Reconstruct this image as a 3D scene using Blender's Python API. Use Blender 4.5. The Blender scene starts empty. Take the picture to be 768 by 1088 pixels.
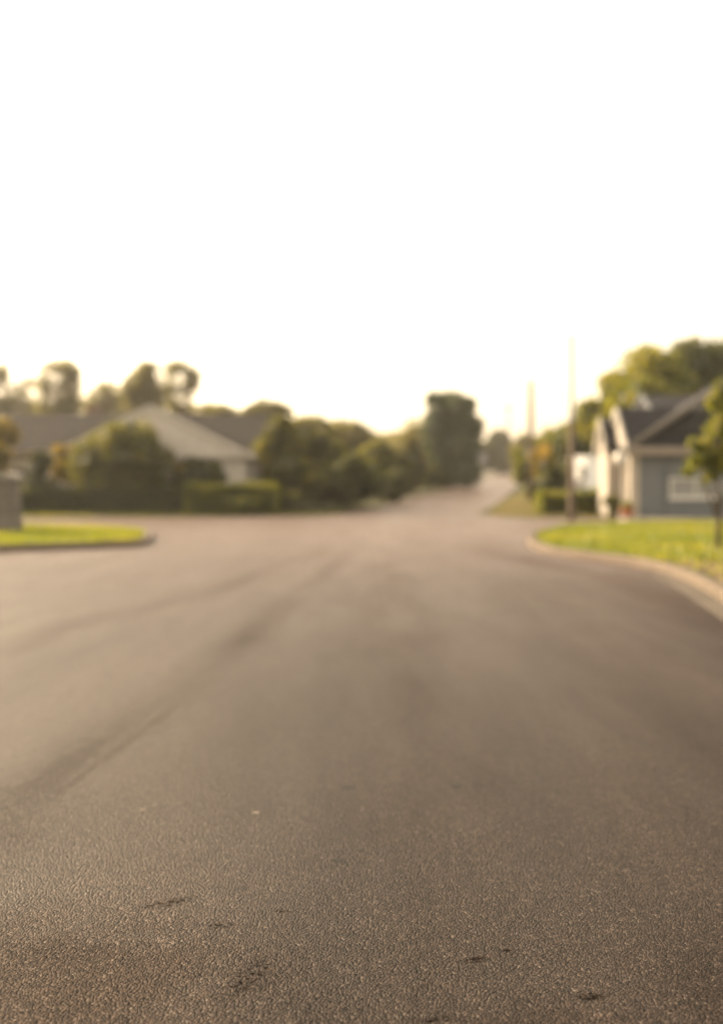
import bpy, bmesh, math, random
import numpy as np
from mathutils import Vector, Matrix

R = math.radians
sc = bpy.context.scene
COL = sc.collection
rng = np.random.default_rng(7)
random.seed(7)

# ------------------------------------------------------------------ camera
CAM_H, FPX, HOR = 1.40, 1120.0, 508.0
cd = bpy.data.cameras.new('camera')
cam = bpy.data.objects.new('camera', cd); COL.objects.link(cam)
cam.location = (0, 0, CAM_H); cam.rotation_euler = (R(90), 0, 0)
cd.sensor_fit = 'HORIZONTAL'; cd.sensor_width = 24.0; cd.lens = 35.0
cd.shift_y = -36 / 768
cd.clip_start = 0.05; cd.clip_end = 3000
cd.dof.use_dof = True; cd.dof.focus_distance = 3.15; cd.dof.aperture_fstop = 0.95
sc.camera = cam

# ------------------------------------------------------------------ render / view
sc.render.engine = 'CYCLES'
sc.view_settings.view_transform = 'Standard'
sc.view_settings.look = 'None'
sc.view_settings.exposure = 1.85
sc.view_settings.gamma = 1
sc.view_settings.use_curve_mapping = False
sc.cycles.use_denoising = True
sc.cycles.max_bounces = 8
sc.cycles.volume_bounces = 1
sc.cycles.sample_clamp_indirect = 6

# ------------------------------------------------------------------ light
SUN_AZ, SUN_EL = -57.0, 28.0          # degrees left of straight ahead, elevation
w = bpy.data.worlds.new('World'); sc.world = w; w.use_nodes = True
nt = w.node_tree; nt.nodes.clear()
out = nt.nodes.new('ShaderNodeOutputWorld'); bg = nt.nodes.new('ShaderNodeBackground')
sky = nt.nodes.new('ShaderNodeTexSky'); sky.sky_type = 'NISHITA'
sky.sun_disc = False; sky.sun_elevation = R(SUN_EL); sky.sun_rotation = R(SUN_AZ)
sky.altitude = 0; sky.air_density = 1.0; sky.dust_density = 3.0; sky.ozone_density = 0.6
hsv = nt.nodes.new('ShaderNodeHueSaturation'); hsv.inputs['Saturation'].default_value = 0.30
mul = nt.nodes.new('ShaderNodeMix'); mul.data_type = 'RGBA'; mul.blend_type = 'MULTIPLY'
mul.inputs['Factor'].default_value = 1.0
mul.inputs[7].default_value = (1.0, 0.81, 0.58, 1)
nt.links.new(sky.outputs[0], hsv.inputs['Color'])
nt.links.new(hsv.outputs[0], mul.inputs[6])
nt.links.new(mul.outputs[2], bg.inputs['Color'])
bg.inputs['Strength'].default_value = 0.15
nt.links.new(bg.outputs[0], out.inputs['Surface'])

sl = bpy.data.lights.new('sun', 'SUN'); sl.energy = 2.3; sl.angle = R(1.5); sl.color = (1, 0.80, 0.55)
sun = bpy.data.objects.new('sun', sl); COL.objects.link(sun)
sdir = Vector((math.sin(R(SUN_AZ)) * math.cos(R(SUN_EL)), math.cos(R(SUN_AZ)) * math.cos(R(SUN_EL)), math.sin(R(SUN_EL))))
sun.rotation_euler = sdir.to_track_quat('Z', 'Y').to_euler()
sun.location = (0, 0, 40)

# ------------------------------------------------------------------ helpers
def px(x, d):
    return (x - 384) / FPX * d
def pz(y, d):
    return CAM_H + (HOR - y) / FPX * d

HB = [(-1000, 0), (48, 0), (60, .10), (75, .32), (90, .58), (120, 1.05), (160, 1.65), (210, 2.2), (280, 2.45), (2500, 2.45)]
def gz(y):
    for (a, za), (b, zb) in zip(HB, HB[1:]):
        if y <= b:
            return za + (zb - za) * (y - a) / (b - a)
    return HB[-1][1]

def tag(o, label=None, cat=None, group=None, kind=None):
    if label: o['label'] = label
    if cat: o['category'] = cat
    if group: o['group'] = group
    if kind: o['kind'] = kind
    return o

def empty(name, loc, label, cat, group=None, rz=0):
    o = bpy.data.objects.new(name, None); COL.objects.link(o)
    o.location = loc; o.rotation_euler = (0, 0, rz); o.empty_display_size = .3
    return tag(o, label, cat, group)

def link(name, me, mat, parent=None):
    o = bpy.data.objects.new(name, me); COL.objects.link(o)
    if mat is not None: me.materials.append(mat)
    if parent is not None: o.parent = parent
    return o

class MB:
    def __init__(s): s.v = []; s.f = []
    def quad(s, *p):
        n = len(s.v); s.v += [tuple(q) for q in p]; s.f.append(tuple(range(n, n + len(p)))); return s
    def box(s, x0, x1, y0, y1, z0, z1):
        n = len(s.v)
        s.v += [(x, y, z) for z in (z0, z1) for y in (y0, y1) for x in (x0, x1)]
        for f in ((0, 2, 3, 1), (4, 5, 7, 6), (0, 1, 5, 4), (2, 6, 7, 3), (0, 4, 6, 2), (1, 3, 7, 5)):
            s.f.append(tuple(n + i for i in f))
        return s
    def prism(s, poly, axis, a, b):
        """extrude polygon (list of 2-D points in the other two axes) along axis from a to b"""
        n = len(s.v); k = len(poly)
        def mk(p, t):
            if axis == 'x': return (t, p[0], p[1])
            if axis == 'y': return (p[0], t, p[1])
            return (p[0], p[1], t)
        s.v += [mk(p, a) for p in poly] + [mk(p, b) for p in poly]
        s.f.append(tuple(range(n, n + k))); s.f.append(tuple(range(n + 2 * k - 1, n + k - 1, -1)))
        for i in range(k):
            j = (i + 1) % k
            s.f.append((n + i, n + j, n + k + j, n + k + i))
        return s
    def tube(s, pts, rad, seg=8, cap=True):
        pts = [Vector(p) for p in pts]; n0 = len(s.v)
        for i, p in enumerate(pts):
            t = (pts[min(i + 1, len(pts) - 1)] - pts[max(i - 1, 0)]).normalized()
            a = t.cross(Vector((1, 0, 0)) if abs(t.x) < .8 else Vector((0, 1, 0))).normalized(); b = t.cross(a)
            for k in range(seg):
                an = 2 * math.pi * k / seg
                s.v.append(tuple(p + rad[i] * (math.cos(an) * a + math.sin(an) * b)))
        for i in range(len(pts) - 1):
            for k in range(seg):
                k2 = (k + 1) % seg
                s.f.append((n0 + i * seg + k, n0 + i * seg + k2, n0 + (i + 1) * seg + k2, n0 + (i + 1) * seg + k))
        if cap:
            s.f.append(tuple(n0 + k for k in range(seg))[::-1])
            s.f.append(tuple(n0 + (len(pts) - 1) * seg + k for k in range(seg)))
        return s
    def lathe(s, prof, cx=0, cy=0, seg=20):
        n0 = len(s.v)
        for r, z in prof:
            for k in range(seg):
                an = 2 * math.pi * k / seg
                s.v.append((cx + r * math.cos(an), cy + r * math.sin(an), z))
        for i in range(len(prof) - 1):
            for k in range(seg):
                k2 = (k + 1) % seg
                s.f.append((n0 + i * seg + k, n0 + i * seg + k2, n0 + (i + 1) * seg + k2, n0 + (i + 1) * seg + k))
        s.f.append(tuple(n0 + k for k in range(seg))[::-1])
        s.f.append(tuple(n0 + (len(prof) - 1) * seg + k for k in range(seg)))
        return s
    def build(s, name, mat, parent=None, bevel=0, smooth=False):
        me = bpy.data.meshes.new(name); me.from_pydata(s.v, [], s.f); 
        bm = bmesh.new(); bm.from_mesh(me)
        bmesh.ops.recalc_face_normals(bm, faces=bm.faces)
        if bevel:
            bmesh.ops.bevel(bm, geom=list(bm.edges), offset=bevel, segments=2, affect='EDGES', clamp_overlap=True)
        if smooth:
            for f in bm.faces: f.smooth = True
        bm.to_mesh(me); bm.free(); me.update()
        return link(name, me, mat, parent)

# ------------------------------------------------------------------ materials
def newmat(name):
    m = bpy.data.materials.new(name); m.use_nodes = True
    m.node_tree.nodes.clear(); return m, m.node_tree
def N(t, typ, **kw):
    n = t.nodes.new(typ)
    for k, v in kw.items(): setattr(n, k, v)
    return n
def ramp(t, stops, interp='LINEAR'):
    n = N(t, 'ShaderNodeValToRGB'); cr = n.color_ramp; cr.interpolation = interp
    while len(cr.elements) < len(stops): cr.elements.new(0.5)
    for e, (p, c) in zip(cr.elements, stops):
        e.position = p; e.color = (*c, 1) if len(c) == 3 else c
    return n
def g3(v): return (v, v, v)
def mixc(t, a, b, fac, blend='MIX'):
    n = N(t, 'ShaderNodeMix', data_type='RGBA', blend_type=blend)
    for sock, val in ((n.inputs[0], fac), (n.inputs[6], a), (n.inputs[7], b)):
        if hasattr(val, 'type') and hasattr(val, 'links'): t.links.new(val, sock)
        elif isinstance(val, (tuple, list)): sock.default_value = (*val, 1) if len(val) == 3 else val
        else: sock.default_value = val
    return n.outputs[2]
def math_(t, op, a, b=0.0, c=None):
    n = N(t, 'ShaderNodeMath', operation=op)
    for i, val in enumerate((a, b) if c is None else (a, b, c)):
        if hasattr(val, 'links'): t.links.new(val, n.inputs[i])
        else: n.inputs[i].default_value = val
    return n.outputs[0]
def bsdf(t, color, rough=.7, spec=.4, normal=None, metallic=0):
    p = N(t, 'ShaderNodeBsdfPrincipled'); o = N(t, 'ShaderNodeOutputMaterial')
    if hasattr(color, 'links'): t.links.new(color, p.inputs['Base Color'])
    else: p.inputs['Base Color'].default_value = (*color, 1)
    if hasattr(rough, 'links'): t.links.new(rough, p.inputs['Roughness'])
    else: p.inputs['Roughness'].default_value = rough
    p.inputs['Specular IOR Level'].default_value = spec
    p.inputs['Metallic'].default_value = metallic
    if normal is not None: t.links.new(normal, p.inputs['Normal'])
    t.links.new(p.outputs[0], o.inputs['Surface'])
    return p
def objcoord(t): return N(t, 'ShaderNodeTexCoord').outputs['Object']
def noise(t, vec, scale, detail=4, rough=.55):
    n = N(t, 'ShaderNodeTexNoise'); t.links.new(vec, n.inputs['Vector'])
    n.inputs['Scale'].default_value = scale; n.inputs['Detail'].default_value = detail; n.inputs['Roughness'].default_value = rough
    return n.outputs['Fac']
def bump(t, h, strength=.3, dist=.01, normal=None):
    b = N(t, 'ShaderNodeBump'); b.inputs['Strength'].default_value = strength; b.inputs['Distance'].default_value = dist
    t.links.new(h, b.inputs['Height'])
    if normal is not None: t.links.new(normal, b.inputs['Normal'])
    return b.outputs[0]

def mat_plain(name, color, rough=.6, spec=.4, var=.15, scale=6, bstr=.1, metallic=0):
    m, t = newmat(name); v = objcoord(t); n = noise(t, v, scale, 6)
    r = ramp(t, [(.3, tuple(c * (1 - var) for c in color)), (.7, tuple(min(1, c * (1 + var)) for c in color))])
    t.links.new(n, r.inputs[0])
    bsdf(t, r.outputs[0], rough, spec, bump(t, noise(t, v, scale * 6, 3), bstr, .01), metallic)
    return m

def mat_asphalt():
    m, t = newmat('asphalt'); v = objcoord(t)
    sep = N(t, 'ShaderNodeSeparateXYZ'); t.links.new(v, sep.inputs[0])
    X, Y = sep.outputs[0], sep.outputs[1]
    # stone chips: rounded cells of about a centimetre, sizes mixed
    wob = N(t, 'ShaderNodeTexNoise'); t.links.new(v, wob.inputs['Vector']); wob.inputs['Scale'].default_value = 60
    dv = N(t, 'ShaderNodeVectorMath', operation='MULTIPLY_ADD'); t.links.new(wob.outputs['Color'], dv.inputs[0])
    dv.inputs[1].default_value = (.006, .006, 0); t.links.new(v, dv.inputs[2])
    def vor(scale, feature='F1', out='Distance'):
        n = N(t, 'ShaderNodeTexVoronoi', voronoi_dimensions='2D', feature=feature)
        t.links.new(dv.outputs[0], n.inputs['Vector']); n.inputs['Scale'].default_value = scale
        return n
    v1 = vor(116); v2 = vor(250)
    h1 = math_(t, 'SUBTRACT', 1.0, math_(t, 'MULTIPLY', v1.outputs['Distance'], 1.3))
    h2 = math_(t, 'SUBTRACT', 1.0, math_(t, 'MULTIPLY', v2.outputs['Distance'], 1.3))
    sepc = N(t, 'ShaderNodeSeparateColor'); t.links.new(v1.outputs['Color'], sepc.inputs[0])
    # each chip sits a bit higher or lower than the next
    h1 = math_(t, 'ADD', h1, math_(t, 'MULTIPLY', sepc.outputs[0], .55))
    lm = N(t, 'ShaderNodeMapping'); lm.inputs['Scale'].default_value = (1.0, .16, 1); lm.inputs['Rotation'].default_value = (0, 0, R(5)); t.links.new(v, lm.inputs[0])
    big = noise(t, lm.outputs[0], 1.6, 5, .6); mid = noise(t, v, 9, 5, .6); patch = noise(t, lm.outputs[0], .5, 3)
    h = math_(t, 'ADD', math_(t, 'MULTIPLY', h1, .8), math_(t, 'MULTIPLY', h2, .35))
    h = math_(t, 'ADD', h, math_(t, 'MULTIPLY', mid, .5))
    # cracks and crumbled spots: short ragged strokes where stones have come loose
    spots = []
    for (cx, cy, a, b, rot, th) in ((-.63, 3.47, .10, .035, .5, .47), (-.31, 2.96, .05, .16, -.35, .50), (.33, 3.06, .05, .022, .3, .44), (.62, 2.84, .045, .025, .2, .44),
                                    (-.44, 3.29, .05, .025, .3, .47), (-.82, 3.15, .30, .17, .2, .56), (-.25, 3.4, .03, .015, 0, .44), (.20, 2.72, .05, .02, .2, .47), (.43, 3.12, .02, .012, 0, .42), (-.05, 2.8, .3, .06, .1, .6)):
        mp = N(t, 'ShaderNodeMapping', vector_type='TEXTURE'); mp.inputs['Location'].default_value = (cx, cy, 0); mp.inputs['Rotation'].default_value = (0, 0, rot); mp.inputs['Scale'].default_value = (a, b, 1)
        t.links.new(v, mp.inputs[0]); ln = N(t, 'ShaderNodeVectorMath', operation='LENGTH'); t.links.new(mp.outputs[0], ln.inputs[0])
        e = N(t, 'ShaderNodeMapRange', interpolation_type='SMOOTHSTEP'); t.links.new(ln.outputs['Value'], e.inputs[0])
        e.inputs[1].default_value = .3; e.inputs[2].default_value = 1.3; e.inputs[3].default_value = 1; e.inputs[4].default_value = 0
        q = N(t, 'ShaderNodeMapRange'); t.links.new(noise(t, v, 55, 4, .6), q.inputs[0]); q.inputs[1].default_value = th; q.inputs[2].default_value = th + .10
        spots.append(math_(t, 'MULTIPLY', e.outputs[0], q.outputs[0]))
    spot = spots[0]
    for q in spots[1:]: spot = math_(t, 'MAXIMUM', spot, q)
    h = math_(t, 'SUBTRACT', h, math_(t, 'MULTIPLY', spot, 1.1))
    nrm = bump(t, h, 1.0, .0052)
    lowb = nrm
    # colour of the chips and the worn binder
    rc = ramp(t, [(0, (.016, .0115, .0092)), (.55, (.038, .0265, .0208)), (.92, (.066, .0475, .0375)), (1, (.12, .096, .082))])
    t.links.new(sepc.outputs[1], rc.inputs[0])
    binder = ramp(t, [(.30, g3(.35)), (.75, g3(1.0))]); t.links.new(h1, binder.inputs[0])
    col = mixc(t, rc.outputs[0], binder.outputs[0], .8, 'MULTIPLY')
    rb = ramp(t, [(.32, g3(.72)), (.68, g3(1.22))]); t.links.new(big, rb.inputs[0])
    col = mixc(t, col, rb.outputs[0], .75, 'MULTIPLY')
    rp = ramp(t, [(.35, (.80, .80, .82)), (.65, (1.18, 1.14, 1.08))]); t.links.new(patch, rp.inputs[0])
    col = mixc(t, col, rp.outputs[0], 1.0, 'MULTIPLY')
    # wear tracks left by turning tyres
    worn = []
    def track(pts, half, soft, amount, col, seed):
        yr = math_(t, 'DIVIDE', Y, 40.0)
        cr = ramp(t, [(d / 40.0, g3((x + 8) / 16)) for d, x in pts])
        t.links.new(yr, cr.inputs[0])
        xc = math_(t, 'SUBTRACT', math_(t, 'MULTIPLY', cr.outputs[0], 16.0), 8.0)
        nz = N(t, 'ShaderNodeTexNoise'); nz.inputs['Scale'].default_value = 1.1; nz.inputs['Detail'].default_value = 4
        mp = N(t, 'ShaderNodeMapping'); mp.inputs['Location'].default_value = (seed, seed * 2, 0); mp.inputs['Scale'].default_value = (1, .45, 1)
        t.links.new(v, mp.inputs[0]); t.links.new(mp.outputs[0], nz.inputs['Vector'])
        d = math_(t, 'ABSOLUTE', math_(t, 'SUBTRACT', math_(t, 'SUBTRACT', X, xc), math_(t, 'MULTIPLY', math_(t, 'SUBTRACT', nz.outputs['Fac'], .5), half * 2.2)))
        mr = N(t, 'ShaderNodeMapRange', interpolation_type='SMOOTHSTEP')
        t.links.new(d, mr.inputs[0]); mr.inputs[1].default_value = half - soft; mr.inputs[2].default_value = half + soft
        mr.inputs[3].default_value = 1; mr.inputs[4].default_value = 0
        br = ramp(t, [(.30, g3(.25)), (.65, g3(1))]); t.links.new(nz.outputs['Fac'], br.inputs[0])
        fade = N(t, 'ShaderNodeMapRange', interpolation_type='SMOOTHSTEP'); t.links.new(Y, fade.inputs[0])
        fade.inputs[1].default_value = 16; fade.inputs[2].default_value = 30; fade.inputs[3].default_value = 1; fade.inputs[4].default_value = 0
        fac = math_(t, 'MULTIPLY', math_(t, 'MULTIPLY', mr.outputs[0], br.outputs[0]), math_(t, 'MULTIPLY', fade.outputs[0], amount))
        worn.append(fac)
        return mixc(t, col, (.38, .37, .37), fac, 'MULTIPLY')
    col = track([(0, -1.9), (4.3, -1.55), (6, -1.30), (9.1, -1.06), (16.2, -.49), (25, .0), (34, 1.2)], .15, .20, .36, col, 3)
    col = track([(0, -4.5), (8.6, -3.0), (10.7, -2.6), (12.3, -2.0), (19, -.95), (26, -.1), (36, 1.4)], .22, .24, .30, col, 11)
    col = track([(0, .25), (5, .2), (9, .25), (16, .3), (30, 1.6)], .30, .34, .24, col, 19)
    col = track([(0, 1.6), (5, 1.75), (9, 2.0), (14, 2.3), (30, 3.2)], .4, .4, .16, col, 27)
    col = track([(0, 3.0), (9, 3.3), (12, 3.45), (15, 3.55), (18, 2.7), (22, 2.6), (30, 3.6)], .38, .36, .48, col, 33)
    # the older, paler crossing street, plus grazing-light brightness painted into the road before it
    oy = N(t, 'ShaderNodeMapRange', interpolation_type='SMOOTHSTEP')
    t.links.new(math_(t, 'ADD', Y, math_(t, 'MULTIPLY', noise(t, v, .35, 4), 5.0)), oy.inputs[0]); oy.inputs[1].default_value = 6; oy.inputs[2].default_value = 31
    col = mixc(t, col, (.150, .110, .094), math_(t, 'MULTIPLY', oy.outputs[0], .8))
    # pits and spots of tar
    pv = N(t, 'ShaderNodeTexVoronoi', voronoi_dimensions='2D'); pv.inputs['Scale'].default_value = 2.1
    pd = N(t, 'ShaderNodeVectorMath', operation='MULTIPLY_ADD'); t.links.new(noise_color(t, v, 16), pd.inputs[0])
    pd.inputs[1].default_value = (.09, .09, 0); t.links.new(v, pd.inputs[2]); t.links.new(pd.outputs[0], pv.inputs['Vector'])
    ps = N(t, 'ShaderNodeSeparateColor'); t.links.new(pv.outputs['Color'], ps.inputs[0])
    size = math_(t, 'MULTIPLY', math_(t, 'POWER', ps.outputs[0], 5.0), .085)
    pit = N(t, 'ShaderNodeMapRange'); t.links.new(math_(t, 'SUBTRACT', pv.outputs['Distance'], size), pit.inputs[0])
    pit.inputs[1].default_value = -.02; pit.inputs[2].default_value = .006; pit.inputs[3].default_value = .85; pit.inputs[4].default_value = 0
    col = mixc(t, col, (.14, .13, .125), pit.outputs[0], 'MULTIPLY')
    col = mixc(t, col, (.35, .34, .34), math_(t, 'MULTIPLY', spot, .8), 'MULTIPLY')
    rr = ramp(t, [(.3, g3(.40)), (.7, g3(.30))]); t.links.new(big, rr.inputs[0])
    rp2 = ramp(t, [(.35, g3(.06)), (.65, g3(-.0))]); t.links.new(patch, rp2.inputs[0])
    rough = math_(t, 'ADD', rr.outputs[0], rp2.outputs[0])
    # broad oily stains near the camera
    for (cx, cy, a, b, am, rot) in ((-1.2, 2.85, 1.1, .62, .55, 0), (-1.7, 4.2, .5, .8, .3, 0), (1.25, 2.85, .55, .5, .25, 0), (-1.46, 4.9, .12, 1.6, .30, -.125), (-1.24, 5.6, .05, 1.5, .3, -.115), (-1.2, 7.0, .10, 1.6, .22, -.09), (0, 2.45, 1.6, .42, .3, 0)):
        mp = N(t, 'ShaderNodeMapping', vector_type='TEXTURE'); mp.inputs['Location'].default_value = (cx, cy, 0); mp.inputs['Scale'].default_value = (a, b, 1); mp.inputs['Rotation'].default_value = (0, 0, rot)
        t.links.new(v, mp.inputs[0]); ln = N(t, 'ShaderNodeVectorMath', operation='LENGTH'); t.links.new(mp.outputs[0], ln.inputs[0])
        dd = math_(t, 'ADD', ln.outputs['Value'], math_(t, 'MULTIPLY', math_(t, 'SUBTRACT', noise(t, v, 3.5, 5, .6), .5), 1.1))
        e = N(t, 'ShaderNodeMapRange', interpolation_type='SMOOTHSTEP'); t.links.new(dd, e.inputs[0])
        e.inputs[1].default_value = .35; e.inputs[2].default_value = 1.25; e.inputs[3].default_value = am; e.inputs[4].default_value = 0
        worn.append(e.outputs[0])
    wsum = worn[0]
    for q in worn[1:]: wsum = math_(t, 'MAXIMUM', wsum, q)
    rough = math_(t, 'ADD', rough, math_(t, 'MULTIPLY', wsum, .30))
    rough = math_(t, 'ADD', rough, math_(t, 'MULTIPLY', spot, .3))
    rough = math_(t, 'MINIMUM', rough, .95)
    p = bsdf(t, col, rough, .08, lowb)
    t.links.new(math_(t, 'SUBTRACT', .09, math_(t, 'MULTIPLY', math_(t, 'MAXIMUM', wsum, spot), .075)), p.inputs['Specular IOR Level'])
    return m
def noise_color(t, vec, scale):
    n = N(t, 'ShaderNodeTexNoise'); t.links.new(vec, n.inputs['Vector']); n.inputs['Scale'].default_value = scale
    return n.outputs['Color']

def mat_grass_ground():
    m, t = newmat('turf'); v = objcoord(t)
    r = ramp(t, [(.3, (.045, .050, .018)), (.55, (.07, .07, .026)), (.75, (.11, .09, .045))]); t.links.new(noise(t, v, .5, 6, .65), r.inputs[0])
    c = mixc(t, r.outputs[0], (.5, .5, .5), math_(t, 'MULTIPLY', noise(t, v, 30, 3), .6), 'MULTIPLY')
    bsdf(t, c, .9, .2, bump(t, noise(t, v, 45, 4), .8, .04)); return m

def mat_leaf(name, c0, c1, c2, trans=.4, tcol=1.5):
    m, t = newmat(name)
    a = N(t, 'ShaderNodeAttribute', attribute_name='tint')
    r = ramp(t, [(0, c0), (.5, c1), (1, c2)]); t.links.new(a.outputs['Fac'], r.inputs[0])
    d = N(t, 'ShaderNodeBsdfDiffuse'); tr = N(t, 'ShaderNodeBsdfTranslucent')
    t.links.new(r.outputs[0], d.inputs[0])
    tc = mixc(t, r.outputs[0], (tcol * 1.25, tcol * 1.1, tcol * .45), 1.0, 'MULTIPLY'); t.links.new(tc, tr.inputs[0])
    mx = N(t, 'ShaderNodeMixShader'); mx.inputs[0].default_value = trans
    t.links.new(d.outputs[0], mx.inputs[1]); t.links.new(tr.outputs[0], mx.inputs[2])
    gl = N(t, 'ShaderNodeBsdfGlossy'); gl.inputs['Roughness'].default_value = .45; gl.inputs['Color'].default_value = (.8, .8, .8, 1)
    m2 = N(t, 'ShaderNodeMixShader'); m2.inputs[0].default_value = .04
    t.links.new(mx.outputs[0], m2.inputs[1]); t.links.new(gl.outputs[0], m2.inputs[2])
    o = N(t, 'ShaderNodeOutputMaterial'); t.links.new(m2.outputs[0], o.inputs[0])
    return m

def mat_shingle(name, color, scale=1.0):
    m, t = newmat(name); v = N(t, 'ShaderNodeTexCoord').outputs['UV']
    b = N(t, 'ShaderNodeTexBrick'); t.links.new(v, b.inputs['Vector']); b.offset = .5
    b.inputs['Scale'].default_value = scale; b.inputs['Brick Width'].default_value = .33; b.inputs['Row Height'].default_value = .14
    b.inputs['Mortar Size'].default_value = .008; b.inputs['Mortar'].default_value = (*[c * .45 for c in color], 1)
    b.inputs['Color1'].default_value = (*[c * .8 for c in color], 1); b.inputs['Color2'].default_value = (*[c * 1.2 for c in color], 1)
    c = mixc(t, b.outputs['Color'], (.7, .7, .7), noise(t, objcoord(t), 1.2, 5), 'MULTIPLY')
    bsdf(t, c, .95, .1, bump(t, b.outputs['Fac'], -.4, .01)); return m

def mat_siding(name, color, pitch=.18):
    m, t = newmat(name); v = objcoord(t); s = N(t, 'ShaderNodeSeparateXYZ'); t.links.new(v, s.inputs[0])
    f = math_(t, 'FRACT', math_(t, 'DIVIDE', s.outputs[2], pitch))
    r = ramp(t, [(0, g3(.55)), (.06, g3(1)), (1, g3(1))]); t.links.new(f, r.inputs[0])
    n = ramp(t, [(.3, tuple(c * .9 for c in color)), (.7, tuple(c * 1.06 for c in color))]); t.links.new(noise(t, v, 2.5, 6), n.inputs[0])
    c = mixc(t, n.outputs[0], r.outputs[0], .8, 'MULTIPLY')
    bsdf(t, c, .6, .35, bump(t, f, .5, .015)); return m

def mat_brick(name, c1, c2, mortar):
    m, t = newmat(name); v = objcoord(t)
    s = N(t, 'ShaderNodeSeparateXYZ'); t.links.new(v, s.inputs[0]); cb = N(t, 'ShaderNodeCombineXYZ')
    t.links.new(math_(t, 'ADD', s.outputs[0], s.outputs[1]), cb.inputs[0]); t.links.new(s.outputs[2], cb.inputs[1])
    b = N(t, 'ShaderNodeTexBrick'); t.links.new(cb.outputs[0], b.inputs['Vector']); b.inputs['Scale'].default_value = 1
    b.inputs['Brick Width'].default_value = .23; b.inputs['Row Height'].default_value = .075; b.inputs['Mortar Size'].default_value = .008
    for k, c in (('Color1', c1), ('Color2', c2), ('Mortar', mortar)): b.inputs[k].default_value = (*c, 1)
    c = mixc(t, b.outputs['Color'], (.7, .7, .7), noise(t, v, 3, 5), 'MULTIPLY')
    bsdf(t, c, .85, .3, bump(t, b.outputs['Fac'], -.4, .01)); return m

def mat_concrete(name, color, bs=.35):
    m, t = newmat(name); v = objcoord(t)
    r = ramp(t, [(.3, tuple(c * .72 for c in color)), (.5, color), (.72, tuple(c * 1.15 for c in color))]); t.links.new(noise(t, v, 1.6, 8, .65), r.inputs[0])
    c = mixc(t, r.outputs[0], (.55, .53, .5), math_(t, 'MULTIPLY', noise(t, v, 40, 3), .5), 'MULTIPLY')
    bsdf(t, c, .85, .3, bump(t, noise(t, v, 55, 5), bs, .01)); return m

def mat_bark(name, color):
    m, t = newmat(name); v = objcoord(t)
    mp = N(t, 'ShaderNodeMapping'); mp.inputs['Scale'].default_value = (9, 9, 1.6); t.links.new(v, mp.inputs[0])
    n = noise(t, mp.outputs[0], 2, 7, .65)
    r = ramp(t, [(.3, tuple(c * .5 for c in color)), (.7, tuple(c * 1.3 for c in color))]); t.links.new(n, r.inputs[0])
    bsdf(t, r.outputs[0], .9, .2, bump(t, n, .9, .03)); return m

def mat_glass_dark(name, tint=(.03, .034, .036)):
    m, t = newmat(name); bsdf(t, tint, .06, .6); return m

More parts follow.
